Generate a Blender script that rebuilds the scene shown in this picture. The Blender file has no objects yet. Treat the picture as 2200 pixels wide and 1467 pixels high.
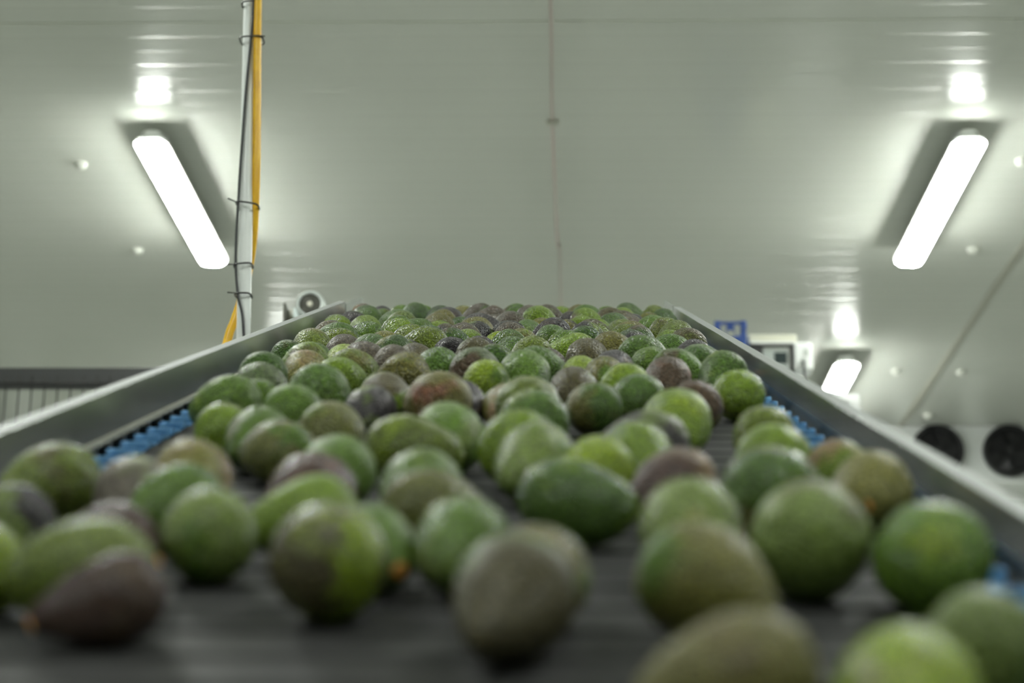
import bpy, bmesh, math, random
from mathutils import Vector, Matrix, noise
from math import sin, cos, pi, radians

sc = bpy.context.scene
COL = sc.collection

# ------------------------------------------------------------------ camera
CAM_POS = Vector((0, 0, 1.4))
CAM_R = Matrix(((0.99961977, 0.0, 0.02757393), (0.02649359, -0.27717231, -0.96045489), (0.00764273, 0.96082023, -0.27706692)))
cd = bpy.data.cameras.new('camera'); cam = bpy.data.objects.new('camera', cd); COL.objects.link(cam)
cam.matrix_world = Matrix.Translation(CAM_POS) @ CAM_R.to_4x4()
cd.lens = 70; cd.sensor_width = 36; cd.clip_start = .05; cd.clip_end = 100
cd.dof.use_dof = True; cd.dof.focus_distance = 3.52; cd.dof.aperture_fstop = 4.2
sc.camera = cam

# ------------------------------------------------------------------ world, exposure (light comes from the ceiling lamps)
LAMP = 80.0
w = bpy.data.worlds.new('world'); sc.world = w; w.use_nodes = True
w.node_tree.nodes['Background'].inputs[0].default_value = (.9, 1, .95, 1)
w.node_tree.nodes['Background'].inputs[1].default_value = 0.02
sc.view_settings.view_transform = 'Standard'; sc.view_settings.look = 'None'
sc.view_settings.exposure = 0.0; sc.view_settings.gamma = 1; sc.view_settings.use_curve_mapping = False

# ------------------------------------------------------------------ helpers
def tag(o, label=None, cat=None, group=None, kind=None):
    if label: o['label'] = label
    if cat: o['category'] = cat
    if group: o['group'] = group
    if kind: o['kind'] = kind
    return o

def empty(name, loc=(0, 0, 0), rot=None):
    o = bpy.data.objects.new(name, None); COL.objects.link(o); o.location = loc
    o.empty_display_size = .1
    if rot is not None: o.rotation_euler = rot.to_euler() if hasattr(rot, 'to_euler') else rot
    return o

def link(name, bm, mats, parent=None, smooth=False, bevel=0, auto=None):
    me = bpy.data.meshes.new(name)
    bmesh.ops.recalc_face_normals(bm, faces=bm.faces)
    bm.to_mesh(me); bm.free()
    if not isinstance(mats, (list, tuple)): mats = [mats]
    for m in mats: me.materials.append(m)
    if smooth:
        for p in me.polygons: p.use_smooth = True
    o = bpy.data.objects.new(name, me); COL.objects.link(o)
    if parent: o.parent = parent
    if auto is not None:
        me.set_sharp_from_angle(angle=radians(auto))
    if bevel:
        m = o.modifiers.new('bevel', 'BEVEL'); m.width = bevel; m.segments = 3; m.limit_method = 'ANGLE'
    return o

def box(bm, c, s, mi=0, rot=None):
    M = Matrix.Translation(c)
    if rot is not None: M = M @ rot
    r = bmesh.ops.create_cube(bm, size=1, matrix=M @ Matrix.Diagonal((*s, 1)))
    for f in {f for v in r['verts'] for f in v.link_faces}: f.material_index = mi
    return r['verts']

def b6(bm, x0, x1, y0, y1, z0, z1, mi=0):
    return box(bm, ((x0+x1)/2, (y0+y1)/2, (z0+z1)/2), (abs(x1-x0), abs(y1-y0), abs(z1-z0)), mi)

def cyl(bm, p0, p1, r0, r1=None, seg=32, mi=0, caps=True):
    p0, p1 = Vector(p0), Vector(p1); ax = p1 - p0
    q = ax.to_track_quat('Z', 'Y').to_matrix().to_4x4()
    r = bmesh.ops.create_cone(bm, cap_ends=caps, segments=seg, radius1=r0, radius2=r0 if r1 is None else r1, depth=ax.length,
                              matrix=Matrix.Translation((p0+p1)/2) @ q)
    for f in {f for v in r['verts'] for f in v.link_faces}: f.material_index = mi
    return r['verts']

def lathe(bm, prof, M, seg=48, mi=0):
    """prof: list of (radius, z) revolved about local z, placed with matrix M"""
    rings = []
    for r, z in prof:
        if r < 1e-6: rings.append([bm.verts.new(M @ Vector((0, 0, z)))])
        else: rings.append([bm.verts.new(M @ Vector((r*cos(2*pi*k/seg), r*sin(2*pi*k/seg), z))) for k in range(seg)])
    for a, b in zip(rings, rings[1:]):
        for k in range(seg):
            k2 = (k+1) % seg
            if len(a) == 1 and len(b) == 1: continue
            if len(a) == 1: f = bm.faces.new((a[0], b[k], b[k2]))
            elif len(b) == 1: f = bm.faces.new((a[k], a[k2], b[0]))
            else: f = bm.faces.new((a[k], a[k2], b[k2], b[k]))
            f.material_index = mi

def catmull(pts, n=8):
    P = [Vector(p) for p in pts]; P = [P[0]*2-P[1]] + P + [P[-1]*2-P[-2]]; out = []
    for i in range(1, len(P)-2):
        for k in range(n):
            t = k/n
            out.append(.5*((2*P[i]) + (P[i+1]-P[i-1])*t + (2*P[i-1]-5*P[i]+4*P[i+1]-P[i+2])*t*t + (-P[i-1]+3*P[i]-3*P[i+1]+P[i+2])*t**3))
    out.append(P[-2]); return out

def tube(bm, pts, r, seg=16, mi=0, closed=False):
    rings = []; N = len(pts); up = Vector((0.13, 1, .07))
    for i, p in enumerate(pts):
        if closed: t = pts[(i+1) % N] - pts[i-1]
        else: t = pts[min(i+1, N-1)] - pts[max(i-1, 0)]
        t.normalize(); a = t.cross(up).normalized(); b = t.cross(a)
        rings.append([bm.verts.new(p + a*r*cos(2*pi*k/seg) + b*r*sin(2*pi*k/seg)) for k in range(seg)])
    rng = range(N) if closed else range(N-1)
    for i in rng:
        A, B = rings[i], rings[(i+1) % N]
        for k in range(seg):
            f = bm.faces.new((A[k], A[(k+1) % seg], B[(k+1) % seg], B[k])); f.material_index = mi
    if not closed:
        bm.faces.new(rings[0][::-1]).material_index = mi; bm.faces.new(rings[-1]).material_index = mi

def extr(bm, poly, y0, y1, mi=0):
    """closed polygon of (x, z) extruded from y0 to y1"""
    a = [bm.verts.new((x, y0, z)) for x, z in poly]; b = [bm.verts.new((x, y1, z)) for x, z in poly]; n = len(poly)
    fs = [bm.faces.new(a), bm.faces.new(b[::-1])]
    for k in range(n): fs.append(bm.faces.new((a[k], b[k], b[(k+1) % n], a[(k+1) % n])))
    for f in fs: f.material_index = mi

# ------------------------------------------------------------------ materials
def mat(name, col, rough=.5, metal=0., **kw):
    m = bpy.data.materials.new(name); m.use_nodes = True; b = m.node_tree.nodes['Principled BSDF']
    b.inputs['Base Color'].default_value = (*col, 1); b.inputs['Roughness'].default_value = rough; b.inputs['Metallic'].default_value = metal
    for k, v in kw.items(): b.inputs[k.replace('_', ' ')].default_value = v
    return m
def N(m, t, **props):
    n = m.node_tree.nodes.new(t)
    for k, v in props.items(): setattr(n, k, v)
    return n
def L(m, a, b): m.node_tree.links.new(a, b)
def bsdf(m): return m.node_tree.nodes['Principled BSDF']
def math_n(m, op, a, b=None, c=None, clamp=False):
    n = N(m, 'ShaderNodeMath', operation=op); n.use_clamp = clamp
    for i, v in enumerate((a, b, c)):
        if v is None: continue
        if isinstance(v, (int, float)): n.inputs[i].default_value = v
        else: L(m, v, n.inputs[i])
    return n.outputs[0]
def noise_n(m, scale, detail=3, vec=None, rough=.5, sx=None):
    n = N(m, 'ShaderNodeTexNoise'); n.inputs['Scale'].default_value = scale; n.inputs['Detail'].default_value = detail; n.inputs['Roughness'].default_value = rough
    if vec is not None: L(m, vec, n.inputs['Vector'])
    return n
def coords(m, kind='Object', scale=None):
    t = N(m, 'ShaderNodeTexCoord').outputs[kind]
    if scale:
        mp = N(m, 'ShaderNodeMapping'); mp.inputs['Scale'].default_value = scale; L(m, t, mp.inputs['Vector']); return mp.outputs[0]
    return t
def vary(m, c1, c2, scale, vec=None, lo=.35, hi=.65, detail=4):
    n = noise_n(m, scale, detail, vec if vec is not None else coords(m))
    r = N(m, 'ShaderNodeMapRange'); r.inputs[1].default_value = lo; r.inputs[2].default_value = hi; L(m, n.outputs[0], r.inputs[0])
    x = N(m, 'ShaderNodeMix', data_type='RGBA'); L(m, r.outputs[0], x.inputs[0])
    x.inputs[6].default_value = (*c1, 1); x.inputs[7].default_value = (*c2, 1)
    L(m, x.outputs[2], bsdf(m).inputs['Base Color']); return x

# painted ceiling panels with fine transverse ribs
m_ceil = mat('ceiling_panel', (.56, .585, .52), .26)
bsdf(m_ceil).inputs['Specular IOR Level'].default_value = .62
vary(m_ceil, (.56, .582, .53), (.59, .61, .56), .6)
geo = coords(m_ceil)
sep = N(m_ceil, 'ShaderNodeSeparateXYZ'); L(m_ceil, geo, sep.inputs[0])
fr = math_n(m_ceil, 'FRACT', math_n(m_ceil, 'DIVIDE', math_n(m_ceil, 'SUBTRACT', sep.outputs[1], 6.692-.0625), .125))
rib = math_n(m_ceil, 'SUBTRACT', 1.0, math_n(m_ceil, 'DIVIDE', math_n(m_ceil, 'ABSOLUTE', math_n(m_ceil, 'SUBTRACT', fr, .5)), .12), clamp=True)
rib = math_n(m_ceil, 'SMOOTH_MIN', rib, .8, .2)
fr2 = math_n(m_ceil, 'FRACT', math_n(m_ceil, 'DIVIDE', math_n(m_ceil, 'SUBTRACT', sep.outputs[1], 6.942-.125), .25))
rib2 = math_n(m_ceil, 'SUBTRACT', 1.0, math_n(m_ceil, 'DIVIDE', math_n(m_ceil, 'ABSOLUTE', math_n(m_ceil, 'SUBTRACT', fr2, .5)), .06), clamp=True)
wav = noise_n(m_ceil, 1.3, 3, geo)
h = math_n(m_ceil, 'ADD', math_n(m_ceil, 'ADD', math_n(m_ceil, 'MULTIPLY', rib, .0009), math_n(m_ceil, 'MULTIPLY', rib2, .0006)), math_n(m_ceil, 'MULTIPLY', wav.outputs[0], .004))
bp = N(m_ceil, 'ShaderNodeBump'); bp.inputs['Strength'].default_value = 1; bp.inputs['Distance'].default_value = 1.0
L(m_ceil, h, bp.inputs['Height']); L(m_ceil, bp.outputs[0], bsdf(m_ceil).inputs['Normal'])

m_wall = mat('wall_panel', (.62, .64, .58), .5)
m_floor = mat('floor_resin', (.42, .43, .41), .4); vary(m_floor, (.39, .40, .38), (.46, .47, .45), 1.2)
m_seam = mat('sealed_joint', (.40, .33, .29), .5); vary(m_seam, (.45, .37, .34), (.36, .33, .29), 1.1)
m_seam2 = mat('ceiling_joint', (.40, .40, .34), .5); m_seam3 = mat('panel_joint', (.50, .52, .455), .4)
m_cap = mat('fastener_cap', (.60, .62, .56), .5)
m_white = mat('white_paint', (.66, .68, .66), .35); vary(m_white, (.68, .70, .68), (.62, .64, .61), 9)
m_house = mat('lamp_housing', (.50, .52, .50), .4)
m_casing = mat('cooler_casing', (.60, .62, .61), .35); vary(m_casing, (.62, .64, .63), (.57, .59, .57), 3)
m_black = mat('black_plastic', (.012, .012, .013), .45)
m_black2 = mat('black_metal', (.014, .014, .015), .45)
m_cable = mat('cable_black', (.02, .022, .024), .45)
m_tie = mat('cable_tie', (.02, .02, .02), .4)
m_hose = mat('hose_yellow', (.80, .46, .015), .32); vary(m_hose, (.82, .48, .015), (.70, .38, .012), 25)
m_pipe = mat('conduit_white', (.74, .77, .76), .3); vary(m_pipe, (.78, .80, .79), (.68, .71, .70), 6)
m_fence = mat('fence_black', (.012, .012, .010), .7)
m_fbar = mat('fence_rail_grey', (.045, .047, .048), .5)
m_blue = mat('crate_blue', (.012, .05, .24), .4); vary(m_blue, (.009, .036, .18), (.015, .055, .23), 60)
m_chain = mat('chain_blue', (.08, .25, .50), .35); vary(m_chain, (.07, .22, .47), (.13, .32, .56), 90)
m_pin = mat('chain_pin', (.03, .04, .05), .4)
m_rubber = mat('belt_grey', (.034, .034, .034), .55); vary(m_rubber, (.026, .026, .0265), (.035, .035, .0345), 18); bsdf(m_rubber).inputs['Specular IOR Level'].default_value = .14
m_frame = mat('belt_underframe', (.10, .11, .11), .4, .6)
m_strip = mat('wear_strip', (.33, .33, .28), .5)
m_beige = mat('beige_cover', (.46, .46, .37), .5)
m_grey = mat('grey_panel', (.30, .33, .31), .45)
m_screen = mat('dark_glass', (.02, .03, .03), .12)
m_label = mat('grey_label', (.35, .37, .34), .5)
m_steel2 = mat('stand_steel', (.45, .46, .45), .35, .8)
m_galv = mat('motor_bracket', (.10, .10, .08), .5)
m_motor = mat('motor_grey', (.52, .56, .54), .35, .3)
m_conn = mat('terminal_box', (.60, .68, .67), .35)
m_grille = mat('motor_grille', (.09, .09, .075), .5)
m_cream = mat('motor_flange', (.50, .49, .41), .5)
# brushed stainless side rails
m_steel = mat('brushed_steel', (.36, .38, .375), .2, .72)
v = coords(m_steel, 'Object', (1, .25, 3))
nz = noise_n(m_steel, 12, 3, v); rr = N(m_steel, 'ShaderNodeMapRange'); L(m_steel, nz.outputs[0], rr.inputs[0])
rr.inputs[3].default_value = .15; rr.inputs[4].default_value = .26; L(m_steel, rr.outputs[0], bsdf(m_steel).inputs['Roughness'])
sm = noise_n(m_steel, 14, 4, coords(m_steel)); xx = N(m_steel, 'ShaderNodeMix', data_type='RGBA')
L(m_steel, sm.outputs[0], xx.inputs[0]); xx.inputs[6].default_value = (.33, .35, .34, 1); xx.inputs[7].default_value = (.40, .42, .41, 1)
L(m_steel, xx.outputs[2], bsdf(m_steel).inputs['Base Color'])
m_flange = mat('flange_steel', (.26, .275, .265), .6, .25); m_slate = mat('chain_guard', (.22, .28, .34), .4)
m_clear = mat('clear_plastic', (.82, .86, .84), .12); bsdf(m_clear).inputs['Transmission Weight'].default_value = .85; bsdf(m_clear).inputs['IOR'].default_value = 1.2
# lamp diffuser gives off the light
m_emit = bpy.data.materials.new('lamp_diffuser'); m_emit.use_nodes = True; b = m_emit.node_tree.nodes['Principled BSDF']
b.inputs['Base Color'].default_value = (.9, .9, .9, 1); b.inputs['Emission Color'].default_value = (.955, 1.0, .93, 1); b.inputs['Emission Strength'].default_value = LAMP

# avocado skin: colours come from per-object properties
m_avo = mat('avocado_skin', (.1, .16, .05), .36)
ob = N(m_avo, 'ShaderNodeObjectInfo'); tc = N(m_avo, 'ShaderNodeTexCoord')
off = N(m_avo, 'ShaderNodeVectorMath', operation='SCALE'); off.inputs[0].default_value = (7.3, 3.1, 5.7); L(m_avo, ob.outputs['Random'], off.inputs['Scale'])
vec = N(m_avo, 'ShaderNodeVectorMath', operation='ADD'); L(m_avo, tc.outputs['Object'], vec.inputs[0]); L(m_avo, off.outputs[0], vec.inputs[1])
vv_ = vec.outputs[0]
pa = N(m_avo, 'ShaderNodeAttribute', attribute_type='OBJECT', attribute_name='patch_colour')
ba = N(m_avo, 'ShaderNodeAttribute', attribute_type='OBJECT', attribute_name='skin_colour')
ga = N(m_avo, 'ShaderNodeAttribute', attribute_type='OBJECT', attribute_name='skin_gloss')
n1 = noise_n(m_avo, .62, 3, vv_, .55)
mr = N(m_avo, 'ShaderNodeMapRange'); mr.interpolation_type = 'SMOOTHSTEP'; L(m_avo, n1.outputs[0], mr.inputs[0]); mr.inputs[1].default_value = .5; mr.inputs[2].default_value = .70
mx = N(m_avo, 'ShaderNodeMix', data_type='RGBA'); L(m_avo, mr.outputs[0], mx.inputs[0]); L(m_avo, ba.outputs['Color'], mx.inputs[6]); L(m_avo, pa.outputs['Color'], mx.inputs[7])
# pebbled rind: rounded cells with darker creases, pale lenticels on the crowns
wrp = noise_n(m_avo, 6, 2, vv_); wv = N(m_avo, 'ShaderNodeVectorMath', operation='MULTIPLY_ADD'); L(m_avo, wrp.outputs['Color'], wv.inputs[0]); wv.inputs[1].default_value = (.12, .12, .12); L(m_avo, vv_, wv.inputs[2])
vo = N(m_avo, 'ShaderNodeTexVoronoi', feature='SMOOTH_F1'); vo.inputs['Scale'].default_value = 11.5; vo.inputs['Smoothness'].default_value = .3; L(m_avo, wv.outputs[0], vo.inputs['Vector'])
n2 = noise_n(m_avo, 5, 4, vv_, .6)
mot = N(m_avo, 'ShaderNodeMapRange'); L(m_avo, n2.outputs[0], mot.inputs[0]); mot.inputs[1].default_value = .3; mot.inputs[2].default_value = .7; mot.inputs[3].default_value = .7; mot.inputs[4].default_value = 1.2
crs = N(m_avo, 'ShaderNodeMapRange'); L(m_avo, vo.outputs['Distance'], crs.inputs[0]); crs.inputs[1].default_value = .25; crs.inputs[2].default_value = .62; crs.inputs[3].default_value = 1.12; crs.inputs[4].default_value = .55
k_ = math_n(m_avo, 'MULTIPLY', mot.outputs[0], crs.outputs[0])
vs = N(m_avo, 'ShaderNodeVectorMath', operation='SCALE'); L(m_avo, mx.outputs[2], vs.inputs[0]); L(m_avo, k_, vs.inputs['Scale'])
dots = N(m_avo, 'ShaderNodeMapRange'); L(m_avo, vo.outputs['Distance'], dots.inputs[0]); dots.inputs[1].default_value = .22; dots.inputs[2].default_value = .06; dots.inputs[3].default_value = 0; dots.inputs[4].default_value = .5
mx2 = N(m_avo, 'ShaderNodeMix', data_type='RGBA'); L(m_avo, dots.outputs[0], mx2.inputs[0]); L(m_avo, vs.outputs[0], mx2.inputs[6])
lt = N(m_avo, 'ShaderNodeVectorMath', operation='MULTIPLY_ADD'); L(m_avo, vs.outputs[0], lt.inputs[0]); lt.inputs[1].default_value = (1.5, 1.45, 1.1); lt.inputs[2].default_value = (.012, .014, .0)
L(m_avo, lt.outputs[0], mx2.inputs[7]); L(m_avo, mx2.outputs[2], bsdf(m_avo).inputs['Base Color'])
L(m_avo, ga.outputs['Fac'], bsdf(m_avo).inputs['Roughness']); bsdf(m_avo).inputs['Specular IOR Level'].default_value = .31
hh = math_n(m_avo, 'ADD', math_n(m_avo, 'MULTIPLY', vo.outputs['Distance'], -1.0), math_n(m_avo, 'MULTIPLY', n2.outputs[0], .5))
bp = N(m_avo, 'ShaderNodeBump'); bp.inputs['Strength'].default_value = 1; bp.inputs['Distance'].default_value = .003; L(m_avo, hh, bp.inputs['Height']); L(m_avo, bp.outputs[0], bsdf(m_avo).inputs['Normal'])
m_stem = mat('stem_scar', (.60, .28, .05), .6); vary(m_stem, (.64, .31, .06), (.42, .16, .03), 7)

# ------------------------------------------------------------------ the room
X0, X1, Y0, Y1, ZC = -5.2, 5.2, -5.0, 19.0, 4.5
def slab(name, *a, m):
    bm = bmesh.new(); b6(bm, *a); return tag(link(name, bm, m), kind='structure')
slab('floor', X0, X1, Y0, Y1, -.1, 0, m=m_floor)
slab('ceiling', X0, X1, Y0, Y1, ZC, ZC+.1, m=m_ceil)
slab('wall_left', X0-.1, X0, Y0, Y1, 0, ZC, m=m_wall)
slab('wall_right', X1, X1+.1, Y0, Y1, 0, ZC, m=m_wall)
slab('wall_front', X0, X1, Y1, Y1+.1, 0, ZC, m=m_wall)
slab('wall_back', X0, X1, Y0-.1, Y0, 0, ZC, m=m_wall)
bm = bmesh.new()   # narrow sealed joint running along the ceiling
P = [Vector((-.07, 4.0, ZC-.003)), Vector((-.057, 6.4, ZC-.003)), Vector((-.059, 7.5, ZC-.003)), Vector((-.046, 9, ZC-.003)), Vector((-.032, 10, ZC-.003)), Vector((-.03, 18.9, ZC-.003))]
tube(bm, catmull(P, 6), .0062, 8)
tag(link('trim_1', bm, m_seam, smooth=True), kind='structure')
bm = bmesh.new(); b6(bm, 2.165, 2.205, Y0, Y1, ZC-.004, ZC)
tag(link('trim_2', bm, m_seam2, bevel=.0015), kind='structure')
bm = bmesh.new(); b6(bm, X0, X1, 6.575, 6.587, ZC-.002, ZC)
tag(link('trim_3', bm, m_seam3), kind='structure')
bm = bmesh.new(); b6(bm, -.083, -.035, 7.50, 7.535, ZC-.014, ZC-.001)
tag(link('joint_clip', bm, m_seam2, bevel=.003), 'small grey clip holding the reddish line on the ceiling centre', 'clip')

caps = [(-2.093, 7.973, 'pale ceiling bolt cap on the left, outside the near end of the left lamp'),
        (-2.087, 9.125, 'pale ceiling bolt cap on the left, level with the lower end of the left lamp'),
        (1.95, 9.13, 'pale ceiling bolt cap on the right, level with the lower end of the right lamp'),
        (1.93, 7.962, 'pale ceiling bolt cap cut off by the right edge of the frame'),
        (1.935, 11.354, 'pale ceiling bolt cap between the small far lamp and the diagonal joint'),
        (2.319, 11.374, 'pale ceiling bolt cap just right of the diagonal ceiling joint'),
        (2.307, 12.43, 'pale ceiling bolt cap directly above the leftmost visible cooler fan')]
c0 = None
for x, y, lb in caps:
    if c0 is None:
        bm = bmesh.new(); lathe(bm, [(0, -.028), (.012, -.027), (.021, -.022), (.026, -.012), (.028, 0)], Matrix.Identity(4), 24)
        c0 = o = link('bolt_cap', bm, m_cap, smooth=True)
    else:
        o = c0.copy(); COL.objects.link(o)
    o.location = (x, y, ZC); tag(o, lb, 'bolt cap', 'bolt caps on the ceiling')

# ------------------------------------------------------------------ ceiling lamps
def build_lamp():
    r = empty('ceiling_lamp')
    Ln = 1.55
    def pill(bm, hw, hl, z0, z1, hw1=None, hl1=None, rc=.03, k=6, caps=True):
        def ring(a, b, z):
            out = []
            for sx, sy, st in ((1, 1, 0), (-1, 1, 1), (-1, -1, 2), (1, -1, 3)):
                for i in range(k+1):
                    t = (st + i/k)*pi/2
                    out.append(bm.verts.new((sx*(a-rc)+rc*cos(t), sy*(b-rc)+rc*sin(t), z)))
            return out
        A = ring(hw, hl, z0); B = ring(hw1 or hw, hl1 or hl, z1); n = len(A)
        for i in range(n): bm.faces.new((A[i], A[(i+1) % n], B[(i+1) % n], B[i]))
        if caps: bm.faces.new(A[::-1]); bm.faces.new(B)
        return A, B
    bm = bmesh.new(); pill(bm, .050, Ln/2-.012, .0, .052, .040, Ln/2-.03)
    link('housing', bm, m_house, r, True, auto=35)
    bm = bmesh.new(); pill(bm, .070, Ln/2-.003, -.0045, .012, rc=.036); bm.transform(Matrix.Translation((0, .009, 0))); link('gasket_rim', bm, m_house, r, True, auto=35)
    bm = bmesh.new()   # bulging diffuser, sides and underside
    pill(bm, .050, Ln/2-.012, -.032, -.016, .063, Ln/2, rc=.034); pill(bm, .063, Ln/2, -.016, -.0050, .063, Ln/2, rc=.034)
    link('diffuser', bm, m_emit, r, True, auto=50)
    for y in (-Ln*.36, Ln*.36):
        bm = bmesh.new(); b6(bm, -.028, .028, y-.02, y+.02, .05, .0995); link('mounting_clip', bm, m_house, r, bevel=.003)
    return r
def dup(r):
    c = r.copy(); COL.objects.link(c)
    for ch in list(r.children):
        d = ch.copy(); COL.objects.link(d); d.parent = c
    return c
lamp0 = None
LL = {(0, 8.235): 'long lit ceiling lamp on the left, nearest the yellow hose',
      (1, 8.25): 'long lit ceiling lamp on the upper right of the photo',
      (1, 11.61): 'smaller far lit ceiling lamp just above the right conveyor rail',
      (0, 11.6): 'lit ceiling lamp hidden behind the left rail, only its ceiling glow showing'}
for side, x in ((0, -1.688), (1, 1.618)):
    for k in range(-3, 3):
        y = (8.235 if side == 0 else 8.25) + 3.362*k
        if side == 1 and k == 1: x2 = 1.58
        else: x2 = x
        if lamp0 is None: lamp0 = o = build_lamp()
        else: o = dup(lamp0)
        if side == 0 and k == 1: y += .35
        o.location = (x2, y, 4.402)
        lb = None
        if k == 0: lb = LL[(side, 8.235 if side == 0 else 8.25)]
        elif k == 1: lb = LL[(side, 11.6 if side == 0 else 11.61)]
        else:
            s = 'left' if side == 0 else 'right'
            lb = {2: 'farthest ceiling lamp of the %s row, beyond the conveyor crest', -1: 'ceiling lamp of the %s row above the conveyor, out of frame',
                  -2: 'ceiling lamp of the %s row straight over the camera, out of frame', -3: 'ceiling lamp of the %s row behind the camera, out of frame'}[k] % s
        tag(o, lb, 'ceiling lamp', 'lamps in two rows under the ceiling')

# ------------------------------------------------------------------ conveyor (frame: x across, y along the belt, z off the belt)
D = Vector((-0.0135297, 0.94327496, 0.33173679)); E = Vector((0.99990722, 0.01328757, 0.00299819)); Nn = E.cross(D)
BR = Matrix((E, D, Nn)).transposed()
BP = CAM_POS - Nn*.24
BM = Matrix.Translation(BP) @ BR.to_4x4()
S0, S1 = .45, 4.66
con = empty('conveyor'); con.matrix_world = BM
tag(con, 'inclined steel conveyor with dark grey belt and blue side links carrying the avocados', 'conveyor')
PITCH = .0725
bm = bmesh.new()   # belt of flat slats with narrow joints, rounded over the head roller
s = S0; k = 0
prof = []
def slat_at(bm, M, w0, w1, ln):
    pr = [(0, -.006), (.0035, -.0012), (.007, 0), (ln-.007, 0), (ln-.0035, -.0012), (ln, -.006), (ln, -.011), (0, -.011)]
    a = [bm.verts.new(M @ Vector((w0, y, z))) for y, z in pr]; b = [bm.verts.new(M @ Vector((w1, y, z))) for y, z in pr]
    n = len(pr); bm.faces.new(a); bm.faces.new(b[::-1])
    for i in range(n): bm.faces.new((a[i], b[i], b[(i+1) % n], a[(i+1) % n]))
while s < S1-1e-6:
    slat_at(bm, Matrix.Translation((0, s, 0)), -.425, .291, PITCH-.0035); s += PITCH; k += 1
for j in range(5):
    a = (j)*radians(34); M = Matrix.Translation((0, s, -.13)) @ Matrix.Rotation(-a, 4, 'X') @ Matrix.Translation((0, 0, .13))
    slat_at(bm, M, -.425, .291, PITCH-.0035)
link('belt', bm, m_rubber, con)
def chain(x0, x1, side):
    bm = bmesh.new(); s = S0; cx = (x0+x1)/2; w = x1-x0
    while s < S1+.02:
        for (fy, xa, xb, hz) in ((0, .0, 1., .0), (.5, .12, .88, .0035)):
            y0 = s+fy*PITCH
            b6(bm, x0+w*xa, x0+w*xb, y0+.004, y0+PITCH*.5-.002, -.012, hz)
        for q in range(3):
            xx_ = x0+w*(.18+.32*q); cyl(bm, (xx_-.006, s+PITCH*.48, .001), (xx_+.006, s+PITCH*.48, .001), .007, seg=12)
        s += PITCH
    s = S0; xo = x0-.007 if side < 0 else x1-.004
    while s < S1+.02:
        cyl(bm, (xo-.007, s+PITCH*.75, .003), (xo+.007, s+PITCH*.75, .003), .0052 if side < 0 else .0032, seg=16, mi=1); s += PITCH
    link('side_links', bm, [m_chain, m_pin], con, bevel=.0012)
bm = bmesh.new(); b6(bm, -.471, -.456, S0, S1, -.014, -.003); link('chain_guard', bm, m_slate, con)
chain(-.455, -.427, -1); chain(.294, .316, 1)
# folded side rails: plate, outward flange with a small return
def rail(x, sg, top, s0, s1):
    t = .0025
    poly = [(x, .0235), (x, top), (x+sg*.017, top), (x+sg*.017, top-.018), (x+sg*.0145, top-.018), (x+sg*.0145, top-t), (x+sg*t, top-t), (x+sg*t, .0235)]
    if sg < 0: poly = poly[::-1]
    bm = bmesh.new(); extr(bm, poly, s0, s1); bm.normal_update()
    for f in bm.faces:
        if abs(f.calc_center_median().x-x) > .004: f.material_index = 1
    return bm
o = link('side_rail', rail(-.45, -1, .069, S0, 4.60), [m_steel, m_flange], con, bevel=.0008); o['label'] = 'left folded steel side rail'
o = link('side_rail', rail(.312, 1, .0535, S0, 4.66), [m_steel, m_flange], con, bevel=.0008); o['label'] = 'right folded steel side rail'
bm = bmesh.new(); b6(bm, -.4525, -.4475, S0, 4.60, .017, .0235); link('wear_strip', bm, m_strip, con, bevel=.001)
bm = bmesh.new(); b6(bm, -.452, -.449, 4.607, 5.03, .0, .063); o = link('end_plate', bm, m_clear, con, bevel=.0008); o['label'] = 'translucent grey end plate'
bm = bmesh.new(); b6(bm, .311, .314, 4.667, 4.99, .0, .0575); o = link('end_plate', bm, m_clear, con, bevel=.0008); o['label'] = 'translucent end plate'
bm = bmesh.new()   # outer side panels, and unseen under-frame box added to block light below the belt
b6(bm, -.476, -.472, S0, 4.62, -.17, .0505); b6(bm, .3345, .3385, S0, 4.66, -.17, .035); b6(bm, -.471, .334, S0, 4.5, -.16, -.03)
link('side_panel_light_block', bm, m_steel2, con)
bm = bmesh.new(); cyl(bm, (-.46, 4.67, -.13), (.33, 4.67, -.13), .108, seg=40); link('head_roller', bm, m_frame, con, True, auto=40)
IM = BM.inverted()
for s in (.8, 4.35):
    for x in (-.40, .26):
        top = BM @ Vector((x, s, -.165)); bm = bmesh.new(); b6(bm, top.x-.025, top.x+.025, top.y-.025, top.y+.025, .0, top.z+.01)
        bm.transform(IM); link('leg', bm, m_steel2, con, bevel=.003)

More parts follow.
